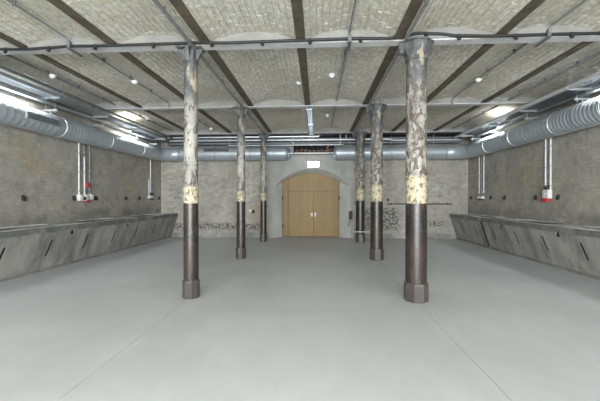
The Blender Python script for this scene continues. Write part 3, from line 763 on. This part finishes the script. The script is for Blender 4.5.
# exit sign
root = empty('exit_sign', (.085, YP-.035, 2.655), 'brightly lit white emergency sign box above the arched doorway', 'sign')
m = MB(); m.bb(-.215, .215, -.03, .035, -.105, .105); m.build('sign_housing', M['whiteplastic'], root, bevel=.006)
m = MB(); m.bb(-.20, .20, -.038, -.031, -.092, .092); m.build('lit_face', M['exit'], root)

# ------------------------------------------------------------------ wall fittings
def wall_socket(s, y, z, zt, offs, label, kind):
    """vertical conduits dropping from the duct to socket boxes on a side wall"""
    root = empty('wall_conduit', (s*(XW-.03), y, z), label, 'conduit', 'socket drops on the side walls')
    def b(mm, nm, mat, **k): return mm.build(nm, M[mat], root, **k)
    for i, (dy, z0, z1, mat) in enumerate(offs):
        m = MB(); m.tube([(0, dy, z0-z), (0, dy, z1-z)], .019, 8); b(m, 'pipe_run', mat)
        zz = z0+.12
        while zz < z1:
            m = MB(); m.bb(-.024, .03, dy-.026, dy+.026, zz-z-.012, zz-z+.012); b(m, 'pipe_clip', 'galv2'); zz += .45
    for dy, dz, w_, h_, mat in kind:
        m = MB(); m.bb(-s*.07, s*.028, dy-w_/2, dy+w_/2, dz-h_/2, dz+h_/2); b(m, 'socket_box', mat, bevel=.008)
        m = MB(); m.lathe([(.032, 0), (.036, .012)], 16, c=(-s*.08, dy, dz), axis='X'); b(m, 'socket_lid', mat)
    return root
wall_socket(-1, 8.12, 1.45, 2.8, [(-.19, 1.50, 2.80, 'whitepipe'), (0.0, 1.50, 2.45, 'whitepipe'), (0.0, 2.45, 2.8, 'galvdark'), (.19, 1.55, 2.8, 'conduit')],
            'three vertical pipes with small sockets on the left wall', [(-.19, 0, .11, .15, 'whiteplastic'), (0, 0, .11, .16, 'whiteplastic'), (0, -.09, .09, .05, 'red'), (.05, .31, .06, .12, 'red'), (.19, .02, .09, .14, 'whiteplastic'), (-.10, -.02, .05, .08, 'iron')])
wall_socket(-1, 11.4, 1.47, 2.8, [(.05, 1.50, 2.80, 'whitepipe'), (-.06, 1.50, 2.1, 'whitepipe')],
            'thin white pipe and small tray at the far left wall', [(.02, 0, .28, .07, 'whiteplastic'), (.08, -.05, .1, .06, 'iron'), (.05, .12, .06, .08, 'iron')])
wall_socket(1, 11.27, 1.46, 2.8, [(-.15, 1.60, 2.80, 'whitepipe'), (0, 1.60, 2.80, 'conduit'), (.15, 1.60, 2.80, 'whitepipe')],
            'three slim vertical pipes ending in a small box at the far right wall', [(0, 0, .30, .08, 'whiteplastic'), (0, -.06, .12, .06, 'iron')])
wall_socket(1, 8.09, 1.50, 2.8, [(-.08, 1.60, 2.80, 'whitepipe'), (.09, 1.58, 2.80, 'whitepipe')],
            'pair of white pipes with a red and white socket on the right wall', [(0, .03, .20, .20, 'whiteplastic'), (.04, -.10, .17, .10, 'red'), (-.02, .18, .05, .1, 'iron')])
def wallring(s, y, z, i, label):
    root = empty('iron_tether_socket', (s*XW, y, z), label, 'wall socket', 'small dark iron sockets in the side walls')
    m = MB(); m.bb(-s*.012, s*.01, -.04, .04, -.055, .055); m.build('back_plate', M['iron'], root, bevel=.003)
    m = MB(); m.tube([(-s*(.03+.0), .035*math.cos(a), -.015+.045*math.sin(a)) for a in [2*PI*q/12 for q in range(13)]], .009, 6, cap=False); m.build('ring', M['iron'], root)
pos = ['nearest the viewer', 'just before the triple pipes', 'just past the triple pipes', 'third from the back corner', 'second from the back corner', 'in the back corner']
for i, y in enumerate((6.40, 7.78, 8.58, 9.97, 10.75, 12.11)): wallring(-1, y, 1.44, i, 'dark iron socket on the left wall, '+pos[i])
pos = ['nearest the viewer', 'just past the red and white socket', 'midway between the two pipe drops', 'just before the far pipes', 'in the back corner']
for i, y in enumerate((7.80, 8.57, 9.94, 10.72, 12.06)): wallring(1, y, 1.46, i, 'dark iron socket on the right wall, '+pos[i])

# end wall fittings
root = empty('wall_conduit', (-2.19, YB-.02, 1.45), 'thin white conduit with a socket on the end wall left of the doors', 'conduit')
m = MB(); m.tube([(0, 0, 0), (0, 0, 1.3)], .012, 8); m.build('pipe_run', M['whitepipe'], root)
root = empty('wall_socket', (-2.16, YB-.03, .95), 'small white and black socket on the end wall between the left columns', 'socket')
m = MB(); m.bb(-.10, -.02, -.03, .03, -.01, .08); m.build('socket_box', M['whiteplastic'], root, bevel=.005)
m = MB(); m.bb(.01, .10, -.04, .03, -.06, .05); m.lathe([(.03, -.06), (.03, .0)], 12, c=(.05, 0, .04), axis='Y'); m.build('socket_plug', M['iron'], root, bevel=.005)
root = empty('iron_rail', (3.87, YB-.02, 1.235), 'long thin dark iron rail on the end wall right of the doors', 'rail')
m = MB(); m.bb(-1.14, 1.12, -.015, .02, -.02, .02); m.build('rail_bar', M['iron'], root, bevel=.003)
for x in (-1.0, -.1, .95):
    m = MB(); m.bb(x-.02, x+.02, -.022, .02, -.03, .03); m.build('bracket', M['iron'], root)
root = empty('iron_tether_socket', (2.75, YB, 1.38), 'dark iron socket on the end wall above the long rail', 'wall socket')
m = MB(); m.lathe([(.045, -.03), (.05, .01)], 16, axis='Y'); m.build('back_plate', M['iron'], root)
root = empty('control_box', (1.40, YP-.05, .70), 'small black box with cable on the wall right of the doors', 'box')
m = MB(); m.bb(-.05, .08, -.03, .05, -.02, .28); m.build('box_body', M['iron'], root, bevel=.008)
m = MB(); m.tube([(0, 0, -.02), (-.03, 0, -.12), (-.07, .01, -.2), (-.06, .01, -.26)], .012, 8); m.build('cable_tail', M['black'], root)
